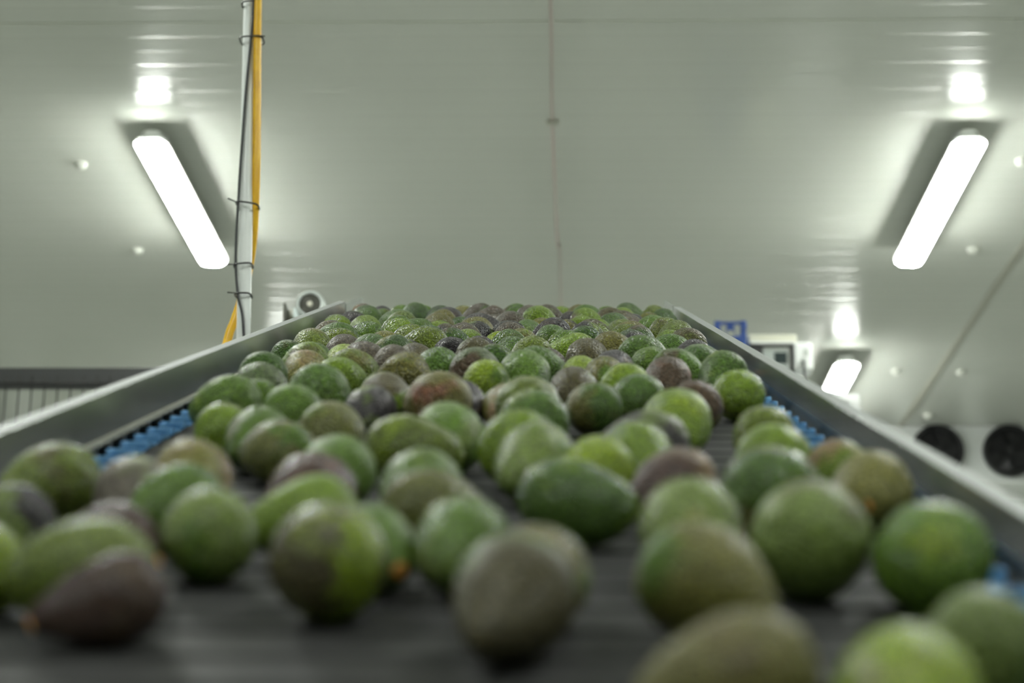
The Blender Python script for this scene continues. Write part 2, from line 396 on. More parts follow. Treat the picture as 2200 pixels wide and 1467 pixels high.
# ------------------------------------------------------------------ avocados
COLS = dict(G=(0.106, 0.199, 0.020), L=(0.175, 0.247, 0.054), Y=(0.250, 0.359, 0.016), YG=(0.176, 0.281, 0.018), OG=(0.139, 0.194, 0.020), O=(0.152, 0.143, 0.032),
            YO=(0.193, 0.189, 0.036), LO=(0.152, 0.165, 0.036), BO=(0.094, 0.081, 0.034), B=(.098, .062, .036), PB=(.078, .042, .034), P=(0.046, 0.040, 0.045), PD=(0.018, 0.014, 0.017),
            D=(0.051, 0.112, 0.015), GD=(0.079, 0.156, 0.020), LD=(0.110, 0.149, 0.068), LB=(0.120, 0.100, 0.076), R=(0.208, 0.088, 0.048), T=(0.272, 0.176, 0.080), C=(0.320, 0.288, 0.176))
AV = '''
0.0827|0.8865|196.2|0.0334|0.0897|O|B|0|big olive avocado cut off by the bottom edge right of centre
0.1594|0.8506|264.6|0.0328|0.0913|Y|C|0|blurred yellow-green avocado at the bottom edge, near the right corner
0.2248|0.9878|64.3|0.0306|0.0848|L|G|0|pale avocado at the bottom right corner beside the right rail
-0.2523|1.1262|200.0|0.0262|0.0820|PB|B|1|dark brown avocado lying sideways at the front left, stem scar to the left
-0.0165|1.0842|255.0|0.0342|0.0977|BO|G|0|foremost avocado on the centre line, grey-brown and green
-0.0012|1.1788|84.8|0.0317|0.0889|O|G|0|olive avocado tucked directly behind the foremost grey-brown central one
0.1002|1.1428|318.7|0.0346|0.0921|YO|G|0|large yellow-olive avocado right of centre in front, tapering to the right
0.2392|1.2349|105.2|0.0361|0.0969|G|Y|0|round green avocado nearest to the right rail and its blue links
0.1741|1.2845|91.9|0.0383|0.1070|L|B|0|big pale green avocado, immediately left of the round rail-side green one
0.1003|1.3221|266.4|0.0348|0.0926|L|T|0|pale waxy green avocado in the blurred front right of centre
0.0290|1.4874|344.8|0.0331|0.0926|GD|Y|0|large deep green avocado lying sideways beside bare belt, right of centre
0.1046|1.5766|234.1|0.0316|0.0900|PB|T|0|dark brown avocado in the blurred front right of centre
0.0448|1.6809|233.4|0.0314|0.0876|Y|G|0|bright yellow-green avocado in the middle distance right of centre
-0.0523|1.2877|258.2|0.0316|0.0894|G|L|0|green avocado in the blurred front on the centre line
-0.0720|1.4443|29.3|0.0321|0.0912|LO|G|0|greyish olive avocado in the blurred front on the centre line
-0.0952|1.5594|260.7|0.0325|0.0863|G|L|0|green avocado right of a dark brown one, in the blurred front on the centre line
-0.1304|1.2116|99.8|0.0361|0.1008|BO|Y|0|round brownish avocado in the blurred front, left of centre
-0.1075|1.2999|298.0|0.0285|0.0796|G|L|1|green avocado showing its orange stem scar, just right of the round brownish front one
-0.1732|1.4272|184.8|0.0300|0.0865|YG|Y|0|small yellowish green avocado in the blurred front left of centre
-0.1749|1.4968|261.1|0.0345|0.0919|PB|R|0|dark brown avocado in the blurred front left of centre
-0.1755|1.6693|246.1|0.0322|0.0876|G|L|0|green avocado in the middle distance left of centre
-0.2276|1.3415|113.8|0.0321|0.0864|L|G|0|pale waxy green avocado in the blurred front left of centre
-0.2773|1.4869|228.5|0.0309|0.0837|G|L|0|green avocado in the blurred front left of centre
-0.2814|1.6007|281.4|0.0337|0.0900|YO|T|0|yellow-olive avocado in the middle distance left of centre
-0.3172|1.5372|275.9|0.0304|0.0873|LB|L|0|grey-brown avocado in the blurred front left of centre
-0.2797|1.3213|320.0|0.0275|0.0748|PB|B|1|dark brown avocado with orange stem scar, behind the front left sideways one
-0.2764|1.1845|175.5|0.0328|0.0940|OG|G|0|big blurred olive avocado behind the front left dark brown one
-0.3447|1.2254|89.2|0.0285|0.0768|Y|G|0|yellow-green avocado cut off by the left edge of the frame
-0.3742|1.4134|83.5|0.0287|0.0778|P|L|0|dull purple avocado at the left edge above the big olive one
-0.3984|1.5995|229.0|0.0328|0.0946|OG|B|0|olive avocado resting against the left rail in the blurred front
-0.1159|1.8307|349.0|0.0333|0.0934|OG|Y|0|olive green avocado in the middle distance on the centre line
-0.0864|1.9404|284.9|0.0340|0.0977|G|L|0|green avocado in the middle distance on the centre line
-0.0066|1.7115|251.1|0.0350|0.0961|L|G|0|pale waxy green avocado in the middle distance right of centre
-0.0137|1.8191|67.6|0.0372|0.1005|YG|G|0|plump yellowish green avocado in the middle distance right of centre
-0.2460|1.8453|143.7|0.0303|0.0814|LO|G|0|greyish olive avocado in the middle distance left of centre
-0.2776|1.9292|255.9|0.0319|0.0847|G|BO|0|green avocado behind a greyish olive one, in the middle distance left of centre
-0.3212|2.0255|83.2|0.0303|0.0814|YG|O|0|yellowish green avocado in the middle distance left of centre
-0.2081|1.9814|89.2|0.0336|0.0961|LO|G|0|greyish olive avocado right of a green one, in the middle distance left of centre
-0.3616|2.2566|150.2|0.0361|0.0964|G|Y|0|long green avocado beside the blue links, tapering to the left rail
-0.3507|2.3991|137.5|0.0285|0.0814|G|L|0|small green avocado in the middle distance by the left rail
-0.3499|2.4750|98.5|0.0360|0.0967|LD|D|0|grey-green avocado in the middle distance by the left rail
-0.2708|2.1982|83.3|0.0334|0.0957|G|D|0|green avocado left of a dull purple one, in the middle distance left of centre
-0.1935|2.2446|262.5|0.0302|0.0857|P|L|0|dull purple avocado left of centre on the near side of a brownish olive one
-0.1876|2.4249|285.3|0.0312|0.0889|BO|YG|0|brownish olive avocado in the middle distance left of centre
-0.2613|2.3709|82.8|0.0388|0.1099|GD|L|0|plump deep green avocado in the middle distance left of centre
-0.2740|2.7507|50.0|0.0304|0.0808|YG|D|0|yellowish green avocado in the focused zone left of centre
-0.3394|2.8526|262.4|0.0314|0.0887|YO|T|0|yellow-olive avocado in the focused zone by the left rail
-0.3065|3.0960|263.2|0.0293|0.0844|Y|T|0|small bright yellow-green avocado in the focused zone left of centre
-0.1201|2.2848|120.2|0.0373|0.1009|O|R|0|plump olive avocado in the middle distance on the centre line
-0.0915|2.3415|288.1|0.0300|0.0859|P|B|0|small dull purple avocado in the middle distance on the centre line
-0.0412|2.3243|251.5|0.0285|0.0802|YO|T|0|small yellow-olive avocado in the middle distance on the centre line
-0.0116|2.2686|72.7|0.0360|0.1020|OG|L|0|olive green avocado in the middle distance right of centre
-0.0039|2.0424|85.1|0.0365|0.1040|GD|L|0|plump deep green avocado in the middle distance right of centre
-0.0701|2.6758|72.6|0.0313|0.0885|Y|G|0|small bright yellow-green avocado just left of centre, middle distance
-0.0176|2.7505|287.3|0.0354|0.1008|G|D|0|green avocado in the focused zone right of centre
-0.1969|2.7787|159.5|0.0332|0.0908|O|YG|0|olive avocado in the focused zone left of centre
-0.1871|3.0442|298.9|0.0309|0.0819|BO|P|0|brownish olive avocado in the focused zone left of centre
-0.1444|3.2064|108.6|0.0319|0.0886|PD|P|0|near-black rough avocado left of centre in the sharp zone
-0.0863|2.7864|70.7|0.0358|0.0968|LD|B|0|grey-green avocado in the focused zone on the centre line
0.0599|2.2887|110.9|0.0313|0.0849|GD|O|0|deep green avocado in the middle distance right of centre
0.0431|2.5280|270.0|0.0314|0.0866|BO|L|0|brownish olive avocado in the middle distance right of centre
0.1078|2.5189|91.6|0.0339|0.0932|YG|Y|0|yellowish green avocado in the middle distance right of centre
0.1215|2.3661|65.2|0.0337|0.0896|GD|L|0|deep green avocado behind a brown one, in the middle distance right of centre
0.0899|2.7530|269.2|0.0306|0.0824|O|G|0|olive avocado in the focused zone right of centre
0.1067|2.9173|250.3|0.0300|0.0834|P|B|0|small dull purple avocado in the focused zone right of centre
0.0574|2.8155|263.2|0.0285|0.0773|Y|Y|0|small bright yellow-green avocado in the focused zone right of centre
0.1659|2.9726|89.4|0.0315|0.0894|G|L|0|green avocado right of a dull purple one, in the focused zone right of centre
0.1745|2.7002|270.0|0.0323|0.0898|B|R|0|brown avocado in the focused zone right of centre
0.2499|2.9796|352.0|0.0323|0.0898|D|G|1|dark green avocado with orange stem scar touching the right rail
0.2402|3.1345|258.0|0.0311|0.0879|P|L|0|dull purple avocado in the focused zone by the right rail
0.2487|2.4653|71.1|0.0323|0.0931|YG|O|0|round yellowish green avocado on bare belt next to the right rail
0.1778|2.2990|98.5|0.0322|0.0860|B|LO|0|brown avocado in the middle distance right of centre
0.1449|2.0609|278.0|0.0361|0.1038|YG|Y|0|round yellow-green avocado with bare belt to its right, middle distance
0.0914|1.8283|142.1|0.0358|0.1028|P|L|0|dull purple avocado in the middle distance right of centre
0.0896|1.7413|285.1|0.0337|0.0933|YG|G|0|yellowish green avocado behind a bright yellow-green one, in the middle distance right of centre
0.2238|1.9695|80.9|0.0322|0.0895|OG|D|0|olive green avocado in the middle distance by the right rail
0.2129|1.7704|56.1|0.0331|0.0877|YG|T|0|yellowish green avocado in the middle distance by the right rail
0.2549|1.7194|100.4|0.0285|0.0799|YG|T|0|small yellowish green avocado in the middle distance by the right rail
0.1784|1.4981|67.0|0.0376|0.1088|GD|R|0|deep green avocado immediately behind the big pale green one on the right
0.2605|1.5596|255.0|0.0319|0.0867|YO|G|1|olive-marked avocado near the right rail, behind the round green rail-side one
0.0455|3.2273|162.9|0.0340|0.0977|YG|Y|0|brightest green rough avocado, sharply in focus right of centre
0.0115|3.0413|100.0|0.0285|0.0766|LB|O|0|small grey-brown avocado in the focused zone right of centre
0.1191|3.1781|68.6|0.0371|0.0990|O|B|0|rough olive avocado sharply in focus right of the brightest green one
0.0742|3.5163|107.8|0.0329|0.0923|D|G|0|dark green avocado in the focused zone right of centre
0.1153|3.9137|298.7|0.0306|0.0876|YG|L|0|yellowish green avocado near the belt crest right of centre
0.1678|3.8247|324.7|0.0318|0.0886|OG|L|0|olive green avocado near the belt crest right of centre
0.1643|3.0608|48.8|0.0373|0.1000|GD|L|0|plump deep green avocado in the focused zone right of centre
0.2326|3.5324|80.3|0.0290|0.0773|YG|L|0|small yellowish green avocado in the focused zone by the right rail
0.2512|3.7755|349.4|0.0343|0.0935|OG|B|0|olive green avocado near the belt crest by the right rail
-0.0282|3.4623|65.9|0.0324|0.0886|O|YG|0|olive avocado in the focused zone on the centre line
0.0195|3.6832|111.7|0.0303|0.0843|GD|L|0|deep green avocado in the focused zone right of centre
-0.0605|3.7255|109.9|0.0335|0.0956|PD|P|0|near-black purple avocado near the belt crest on the centre line
-0.1179|3.6955|272.0|0.0320|0.0889|PD|L|0|near-black purple avocado in the focused zone on the centre line
-0.0714|3.5045|267.9|0.0285|0.0779|Y|G|0|small bright yellow-green avocado in the focused zone on the centre line
-0.1246|3.4966|72.6|0.0307|0.0839|YG|O|0|yellowish green avocado in the focused zone on the centre line
-0.1003|3.3122|90.0|0.0300|0.0814|P|BO|0|small dull purple avocado in the focused zone on the centre line
-0.0457|3.2639|270.0|0.0306|0.0874|GD|L|0|deep green avocado in the focused zone on the centre line
-0.1764|3.7331|88.0|0.0297|0.0807|BO|P|0|small brownish olive avocado near the belt crest left of centre
-0.1977|3.6334|40.8|0.0310|0.0856|D|O|0|dark green avocado in the focused zone left of centre
-0.1990|3.3257|149.2|0.0367|0.1060|OG|D|0|plump olive green avocado in the focused zone left of centre
-0.2216|3.2680|110.4|0.0285|0.0780|P|L|0|small dull purple avocado in the focused zone left of centre
-0.2765|3.2896|291.3|0.0320|0.0885|GD|D|0|deep green avocado in the focused zone left of centre
-0.2676|3.4372|90.0|0.0306|0.0848|YO|T|0|yellow-olive avocado in the focused zone left of centre
-0.3577|3.4844|172.7|0.0315|0.0843|OG|L|0|olive green avocado in the focused zone by the left rail
-0.3694|3.5502|162.3|0.0354|0.0939|GD|L|0|deep green avocado in the focused zone by the left rail
-0.4115|4.0294|277.9|0.0316|0.0882|YG|Y|0|yellowish green avocado near the belt crest by the left rail
-0.3434|3.9014|270.0|0.0331|0.0948|YG|L|0|yellowish green avocado left of a green one, near the belt crest by the left rail
-0.3365|3.7665|277.2|0.0285|0.0825|P|B|0|small dull purple avocado near the belt crest by the left rail
-0.3329|3.3279|246.2|0.0305|0.0871|LB|P|0|grey-brown avocado in the focused zone by the left rail
-0.4024|3.1964|80.4|0.0298|0.0845|D|B|0|small dark green avocado in the focused zone by the left rail
-0.3590|3.1395|264.0|0.0285|0.0814|GD|G|0|small deep green avocado in the focused zone by the left rail
-0.2869|3.9696|244.9|0.0317|0.0895|G|L|0|green avocado near the belt crest left of centre
-0.2696|3.9106|67.7|0.0290|0.0772|G|L|0|small green avocado near the belt crest left of centre
-0.2445|3.8523|205.9|0.0319|0.0853|GD|L|0|deep green avocado near the belt crest left of centre
-0.4151|4.6483|267.3|0.0305|0.0854|B|T|0|brown avocado at the belt crest by the left rail
-0.3682|4.6379|93.0|0.0285|0.0812|P|B|0|small dull purple avocado at the belt crest by the left rail
-0.3492|4.5010|68.7|0.0285|0.0760|G|O|0|small green avocado at the belt crest by the left rail
-0.3245|4.6477|273.0|0.0295|0.0836|G|L|0|small green avocado at the belt crest left of centre
-0.2764|4.6493|254.7|0.0288|0.0789|G|O|0|small green avocado right of a green one, at the belt crest left of centre
-0.3004|4.3661|90.0|0.0292|0.0821|G|L|0|small green avocado right of a dark green one, at the belt crest left of centre
-0.2266|4.5069|94.2|0.0316|0.0857|D|P|0|dark green avocado at the belt crest left of centre
-0.2112|4.4268|279.6|0.0285|0.0759|P|LD|0|small dull purple avocado at the belt crest left of centre
-0.2274|4.6413|74.7|0.0285|0.0776|YG|G|0|small yellowish green avocado at the belt crest left of centre
-0.1692|4.6562|323.5|0.0285|0.0818|OG|D|0|small olive green avocado at the belt crest left of centre
-0.1676|4.6146|360.1|0.0285|0.0788|YO|G|0|small yellow-olive avocado at the belt crest left of centre
-0.1096|4.6414|95.0|0.0285|0.0770|R|P|0|small reddish brown avocado at the belt crest on the centre line
-0.1199|4.4247|106.0|0.0286|0.0794|GD|G|0|small deep green avocado at the belt crest on the centre line
-0.0604|4.6384|103.1|0.0285|0.0818|G|O|0|small green avocado at the belt crest on the centre line
-0.0582|4.5624|71.3|0.0291|0.0774|BO|GD|0|small brownish olive avocado at the belt crest on the centre line
-0.0701|4.2608|103.7|0.0285|0.0765|LB|T|0|small grey-brown avocado near the belt crest on the centre line
-0.1014|4.1922|111.3|0.0285|0.0808|LB|O|0|small grey-brown avocado left of a grey-green one, near the belt crest on the centre line
-0.1221|3.8978|84.6|0.0328|0.0943|YO|T|0|yellow-olive avocado near the belt crest on the centre line
0.0053|4.1857|61.1|0.0369|0.1032|YG|G|0|plump yellowish green avocado near the belt crest right of centre
-0.0027|4.6425|87.8|0.0285|0.0762|P|B|0|small dull purple avocado at the belt crest right of centre
0.0482|4.6400|100.9|0.0285|0.0774|YG|Y|0|small yellowish green avocado at the belt crest right of centre
-0.0105|4.2483|238.1|0.0296|0.0850|LD|D|0|small grey-green avocado near the belt crest right of centre
0.0025|4.0043|101.6|0.0294|0.0819|YO|G|0|small yellow-olive avocado near the belt crest right of centre
-0.0242|3.9309|270.0|0.0287|0.0815|GD|L|0|small deep green avocado near the belt crest on the centre line
0.0957|4.5426|296.2|0.0316|0.0840|O|L|0|olive avocado at the belt crest right of centre
0.0650|4.3331|102.0|0.0285|0.0789|P|LB|0|small dull purple avocado right of a grey-brown one, at the belt crest right of centre
0.0861|4.0843|92.9|0.0300|0.0814|YG|Y|0|small yellowish green avocado near the belt crest right of centre
0.0520|3.9424|87.9|0.0285|0.0767|P|O|0|small dull purple avocado near the belt crest right of centre
0.1079|4.6381|75.2|0.0285|0.0819|LB|B|0|small grey-brown avocado at the belt crest right of centre
0.1552|4.6398|91.5|0.0285|0.0787|G|D|0|small green avocado at the belt crest right of centre
0.2052|4.6406|110.7|0.0307|0.0821|GD|O|0|deep green avocado at the belt crest by the right rail
0.1767|4.3927|238.4|0.0314|0.0877|YG|T|0|yellowish green avocado at the belt crest right of centre
0.2635|4.6391|104.8|0.0299|0.0822|OG|O|0|small olive green avocado at the belt crest by the right rail
0.1944|4.2188|251.3|0.0285|0.0760|PD|P|0|small near-black purple avocado near the belt crest by the right rail
0.2357|4.2883|78.6|0.0285|0.0800|LO|L|0|small greyish olive avocado near the belt crest by the right rail
0.2768|4.3991|287.4|0.0303|0.0834|D|L|0|dark green avocado at the belt crest by the right rail
0.2380|4.0298|289.8|0.0294|0.0779|G|L|0|small green avocado near the belt crest by the right rail
-0.1652|4.0824|111.3|0.0285|0.0797|D|G|0|small dark green avocado near the belt crest left of centre
-0.1958|3.9152|81.4|0.0285|0.0816|YG|Y|0|small yellowish green avocado near the belt crest left of centre
-0.3060|4.2006|208.0|0.0340|0.0850|GD|D|0|deep green avocado left of a olive one, near the belt crest left of centre
0.1638|3.3710|352.0|0.0340|0.0850|P|D|0|dull purple avocado in the focused zone right of centre
0.1614|3.6590|123.5|0.0340|0.0850|O|L|0|olive avocado right of a dull purple one, in the focused zone right of centre
-0.0750|2.9406|210.6|0.0340|0.0850|D|L|0|dark green avocado in the focused zone on the centre line
-0.1944|4.2821|299.7|0.0340|0.0850|P|B|0|dull purple avocado near the belt crest left of centre
0.1993|2.8345|324.4|0.0340|0.0850|GD|B|0|deep green avocado in the focused zone by the right rail
-0.2067|2.9176|36.8|0.0340|0.0850|LB|G|0|grey-brown avocado in the focused zone left of centre
0.0250|4.4492|327.9|0.0340|0.0850|LB|L|0|grey-brown avocado at the belt crest right of centre
-0.3569|2.9817|139.9|0.0340|0.0850|YG|B|0|yellowish green avocado in the focused zone by the left rail
0.2089|4.5155|353.7|0.0340|0.0850|GD|D|0|deep green avocado right of a olive one, at the belt crest by the right rail
0.0199|3.8061|214.1|0.0340|0.0850|P|B|0|dull purple avocado near the belt crest right of centre
0.2201|3.2654|55.4|0.0340|0.0850|GD|D|0|deep green avocado right of a olive one, in the focused zone by the right rail
0.0429|3.3522|93.8|0.0340|0.0850|G|O|0|green avocado right of a deep green one, in the focused zone right of centre
-0.3072|3.6450|44.5|0.0340|0.0850|G|G|0|green avocado in the focused zone left of centre
-0.0909|3.0885|355.1|0.0340|0.0850|BO|G|0|brownish olive avocado in the focused zone on the centre line
-0.3771|4.2790|159.4|0.0340|0.0850|GD|B|0|deep green avocado near the belt crest by the left rail
-0.0446|3.6103|334.9|0.0340|0.0850|LB|B|0|grey-brown avocado in the focused zone on the centre line
-0.2863|4.0895|129.0|0.0340|0.0850|OG|G|0|olive green avocado near the belt crest left of centre
0.1029|4.2347|320.8|0.0340|0.0850|YG|B|0|yellowish green avocado left of a near-black purple one, near the belt crest right of centre
0.2279|3.9067|309.2|0.0340|0.0850|G|O|0|green avocado near the belt crest by the right rail
-0.2231|3.5325|315.5|0.0340|0.0850|OG|B|0|olive green avocado in the focused zone left of centre
0.1041|3.7479|343.5|0.0340|0.0850|BO|L|0|brownish olive avocado near the belt crest right of centre
-0.0181|3.1514|125.0|0.0340|0.0850|OG|G|0|olive green avocado in the focused zone on the centre line
0.1762|4.1154|22.6|0.0340|0.0850|BO|B|0|brownish olive avocado right of a yellowish green one, near the belt crest right of centre
-0.0215|4.3646|282.2|0.0340|0.0850|LB|B|0|grey-brown avocado at the belt crest on the centre line
-0.0639|4.0878|110.1|0.0340|0.0850|LB|D|0|grey-brown avocado near the belt crest on the centre line
0.1521|4.0038|284.6|0.0340|0.0850|GD|D|0|deep green avocado near the belt crest right of centre
-0.3848|4.3972|274.2|0.0340|0.0850|D|B|0|dark green avocado at the belt crest by the left rail
0.2476|3.4217|207.1|0.0340|0.0850|BO|L|0|brownish olive avocado in the focused zone by the right rail
-0.3773|4.1307|19.1|0.0340|0.0850|P|G|0|dull purple avocado near the belt crest by the left rail
-0.3808|2.7525|80.8|0.0340|0.0850|D|G|0|dark green avocado in the focused zone by the left rail
0.1546|3.5594|79.8|0.0340|0.0850|OG|L|0|olive green avocado in the focused zone right of centre
-0.2410|3.1729|226.2|0.0340|0.0850|D|O|0|dark green avocado left of a near-black purple one, in the focused zone left of centre
-0.2137|4.1680|181.6|0.0340|0.0850|O|D|0|olive avocado near the belt crest left of centre
0.0051|2.8941|9.7|0.0340|0.0850|GD|G|0|deep green avocado right of a dark green one, in the focused zone right of centre
-0.1154|3.9989|0.5|0.0340|0.0850|P|L|0|dull purple avocado near the belt crest on the centre line
0.1612|3.4608|203.9|0.0340|0.0850|D|B|0|dark green avocado behind a dull purple one, in the focused zone right of centre
0.0818|3.6110|244.0|0.0340|0.0850|P|L|0|dull purple avocado left of a olive green one, in the focused zone right of centre
-0.2598|2.9898|310.1|0.0340|0.0850|LB|B|0|grey-brown avocado behind a grey-brown one, in the focused zone left of centre
0.2494|3.6874|233.8|0.0340|0.0850|OG|L|0|olive green avocado in the focused zone by the right rail
-0.3817|3.6891|330.4|0.0340|0.0850|BO|G|0|brownish olive avocado in the focused zone by the left rail
0.1237|3.2895|329.9|0.0340|0.0850|GD|B|0|deep green avocado right of a yellowish green one, in the focused zone right of centre
-0.2582|3.7535|311.0|0.0340|0.0850|YG|G|0|yellowish green avocado near the belt crest left of centre
-0.1465|3.3998|52.7|0.0340|0.0850|D|B|0|dark green avocado behind a olive green one, in the focused zone left of centre
-0.1203|3.7988|61.3|0.0340|0.0850|O|O|0|olive avocado near the belt crest on the centre line
-0.1390|2.8672|26.0|0.0340|0.0850|GD|L|0|deep green avocado right of a grey-brown one, in the focused zone left of centre
-0.2631|2.8417|40.8|0.0340|0.0850|OG|O|0|olive green avocado right of a yellow-olive one, in the focused zone left of centre
-0.3917|3.3954|262.5|0.0340|0.0850|OG|O|0|olive green avocado behind a grey-brown one, in the focused zone by the left rail
-0.1117|4.3366|180.1|0.0340|0.0850|LB|B|0|grey-brown avocado behind a grey-brown one, at the belt crest on the centre line
0.1104|4.4293|331.6|0.0340|0.0850|GD|G|0|deep green avocado at the belt crest right of centre
0.1540|4.2990|74.4|0.0340|0.0850|BO|B|0|brownish olive avocado behind a yellowish green one, near the belt crest right of centre
-0.1428|4.5093|207.5|0.0340|0.0850|LB|D|0|grey-brown avocado at the belt crest left of centre
-0.0463|3.3721|315.4|0.0340|0.0850|GD|B|0|deep green avocado behind a dull purple one, in the focused zone on the centre line
-0.0618|4.4730|213.1|0.0340|0.0850|GD|B|0|deep green avocado at the belt crest on the centre line
-0.2074|4.0124|259.5|0.0340|0.0850|O|O|0|olive avocado in front of a dark green one, near the belt crest left of centre
-0.1368|3.5864|281.8|0.0340|0.0850|LB|O|0|grey-brown avocado right of a dark green one, in the focused zone left of centre
0.2398|2.9059|34.4|0.0340|0.0850|D|O|0|dark green avocado in the focused zone by the right rail
0.0746|3.0871|278.3|0.0340|0.0850|BO|B|0|brownish olive avocado in the focused zone right of centre
0.2499|2.7568|244.8|0.0340|0.0850|GD|L|0|deep green avocado right of a brown one, in the focused zone by the right rail
-0.2818|4.5663|296.2|0.0340|0.0850|D|G|0|dark green avocado behind a dark green one, at the belt crest left of centre
'''
def avo_profile(t, var):
    """t 0..pi from blossom end (-1) to stem end (+1): returns axial -1..1 and radius 0..1"""
    c = -cos(t); s = sin(t)
    k, pear = var
    r = s*(1 - k*c) * (1 - pear*max(0, c)**1.5*(1-.45*c))
    return c, r
VARS = [(.24, .06), (.30, .10), (.18, .02), (.34, .14), (.26, .04), (.22, .12), (.14, .0), (.30, .02)]
VM = []
def avo_mesh(i, var):
    NT, NS = 54, 72
    bm = bmesh.new(); rings = []
    prof = [avo_profile(pi*k/NT, var) for k in range(NT+1)]; mxr = max(r for _, r in prof); prof = [(c, r/mxr) for c, r in prof]
    sd = Vector((i*3.7, i*1.9, i*5.1)); bend = (.03, -.04, .05, .06, -.03, .0, .02, -.05)[i]
    for k, (c, r) in enumerate(prof):
        ring = []
        for j in range(1 if k in (0, NT) else NS):
            a = 2*pi*j/NS; p = Vector((c*1.36, r*cos(a), r*sin(a)))   # unit: R = 1, half length 1.36
            q = p + sd
            dsp = noise.noise(q*.9)*.05 + noise.noise(q*2.1)*.018
            cell = noise.voronoi(q*9.5)[0]; dsp += (.35-min(cell[0], .7))*.016 + noise.noise(q*7)*.006
            nrm = Vector((p.x/1.36**2, p.y, p.z)).normalized(); p += nrm*dsp; p.y += bend*(p.x**2)
            if k == NT: p.x -= .02
            ring.append(bm.verts.new(p))
        rings.append(ring)
    for A, B in zip(rings, rings[1:]):
        for j in range(NS):
            j2 = (j+1) % NS
            if len(A) == 1: bm.faces.new((A[0], B[j2], B[j]))
            elif len(B) == 1: bm.faces.new((A[j], A[j2], B[0]))
            else: bm.faces.new((A[j], A[j2], B[j2], B[j]))
    bmesh.ops.recalc_face_normals(bm, faces=bm.faces)
    me = bpy.data.meshes.new('avocado'); bm.to_mesh(me); bm.free(); me.materials.append(m_avo)
    for p in me.polygons: p.use_smooth = True
    return me, prof
for i, vv in enumerate(VARS): VM.append(avo_mesh(i, vv))
bm = bmesh.new(); lathe(bm, [(0, .018), (.09, .02), (.15, .012), (.185, -.008), (.19, -.05), (0, -.05)], Matrix.Rotation(pi/2, 4, 'Y'), 20)
bmesh.ops.recalc_face_normals(bm, faces=bm.faces)
me_stem = bpy.data.meshes.new('stem_scar'); bm.to_mesh(me_stem); bm.free(); me_stem.materials.append(m_stem)
for p in me_stem.polygons: p.use_smooth = True
rg = random.Random(5)
for line in AV.strip().splitlines():
    X, S, a, R, Ln, c1, c2, st, lb = line.split('|')
    X, S, a, R, Ln, st = float(X), float(S), radians(float(a)), float(R), float(Ln), int(st)
    vi = rg.randrange(len(VARS))
    me, prof = VM[vi]
    o = bpy.data.objects.new('avocado', me); COL.objects.link(o)
    sx = Ln/2/1.36
    # lie on the belt: tilt so the underside of body and neck both touch
    best = None
    for tl in range(0, 22, 1):
        t = radians(tl); lows = [(-sin(t)*c*Ln/2 - cos(t)*r*R) for c, r in prof]; m_ = min(lows); cc = prof[lows.index(m_)][0]
        if cc > .05: break
        best = (t, m_)
    t, low = best if best else (0, -R)
    spin = rg.uniform(0, 2*pi)
    Ml = Matrix.Translation((X, S, -low*.995)) @ Matrix.Rotation(a, 4, 'Z') @ Matrix.Rotation(t, 4, 'Y') @ Matrix.Rotation(spin, 4, 'X') @ Matrix.Diagonal((sx, R, R, 1))
    o.matrix_world = BM @ Ml
    k1 = rg.uniform(.88, 1.15)
    o['skin_colour'] = tuple(v_*k1 for v_ in COLS[c1]); o['patch_colour'] = COLS[c2]; o['skin_gloss'] = rg.uniform(.22, .36)
    if st:
        q = bpy.data.objects.new('stem_scar', me_stem); COL.objects.link(q); q.parent = o; q.matrix_local = Matrix.Translation((1.335, 0.0, 0)) @ Matrix.Diagonal((R/sx, 1, 1, 1))
        q['label'] = 'orange-brown stem scar'
    tag(o, lb, 'avocado', 'avocados on the conveyor belt')

# ------------------------------------------------------------------ conduit, cable, hose, ties (left of the conveyor)
def px_(z): return -.7305 - .02509*(z-2.6552)
bm = bmesh.new(); cyl(bm, (px_(0), 4.3, 0), (px_(4.5), 4.3, 4.498), .0158, seg=32)
tag(link('conduit_pipe', bm, m_pipe, smooth=True, auto=40), 'white vertical conduit pipe left of the conveyor', 'pipe')
CB = [(-.741, 4.276, 4.49), (-.740, 4.276, 3.9), (-0.7394, 4.276, 3.4726), (-0.7389, 4.276, 3.4365), (-0.7413, 4.276, 3.3649), (-0.7475, 4.278, 3.2353), (-0.7515, 4.278, 3.0616), (-0.753, 4.278, 2.9546), (-0.7534, 4.278, 2.8691), (-0.751, 4.278, 2.8077), (-0.7421, 4.276, 2.7391), (-0.7265, 4.276, 2.66), (-.715, 4.276, 2.4), (-.716, 4.276, 1.2)]
bm = bmesh.new(); tube(bm, catmull([Vector(p) for p in CB], 8), .0034, 12)
tag(link('black_cable', bm, m_cable, smooth=True), 'thin black cable tied along the front of the white pipe', 'cable')
HS = [(-.757, 4.277, 4.49), (-.74, 4.277, 3.9), (-0.7301, 4.28, 3.4744), (-0.7261, 4.28, 3.3548), (-0.7212, 4.29, 3.1827), (-0.7179, 4.295, 3.0555), (-0.7186, 4.306, 2.9632), (-0.7221, 4.322, 2.8937), (-0.7308, 4.331, 2.8199), (-0.7447, 4.331, 2.7471), (-0.7575, 4.327, 2.6956), (-0.7702, 4.32, 2.6446), (-.80, 4.31, 2.45), (-.83, 4.3, 1.9), (-.84, 4.3, 1.2)]
bm = bmesh.new(); tube(bm, catmull([Vector(p) for p in HS], 8), .0098, 20)
tag(link('air_hose', bm, m_hose, smooth=True), 'yellow hose strapped to the white pipe, crossing behind it lower down', 'hose')
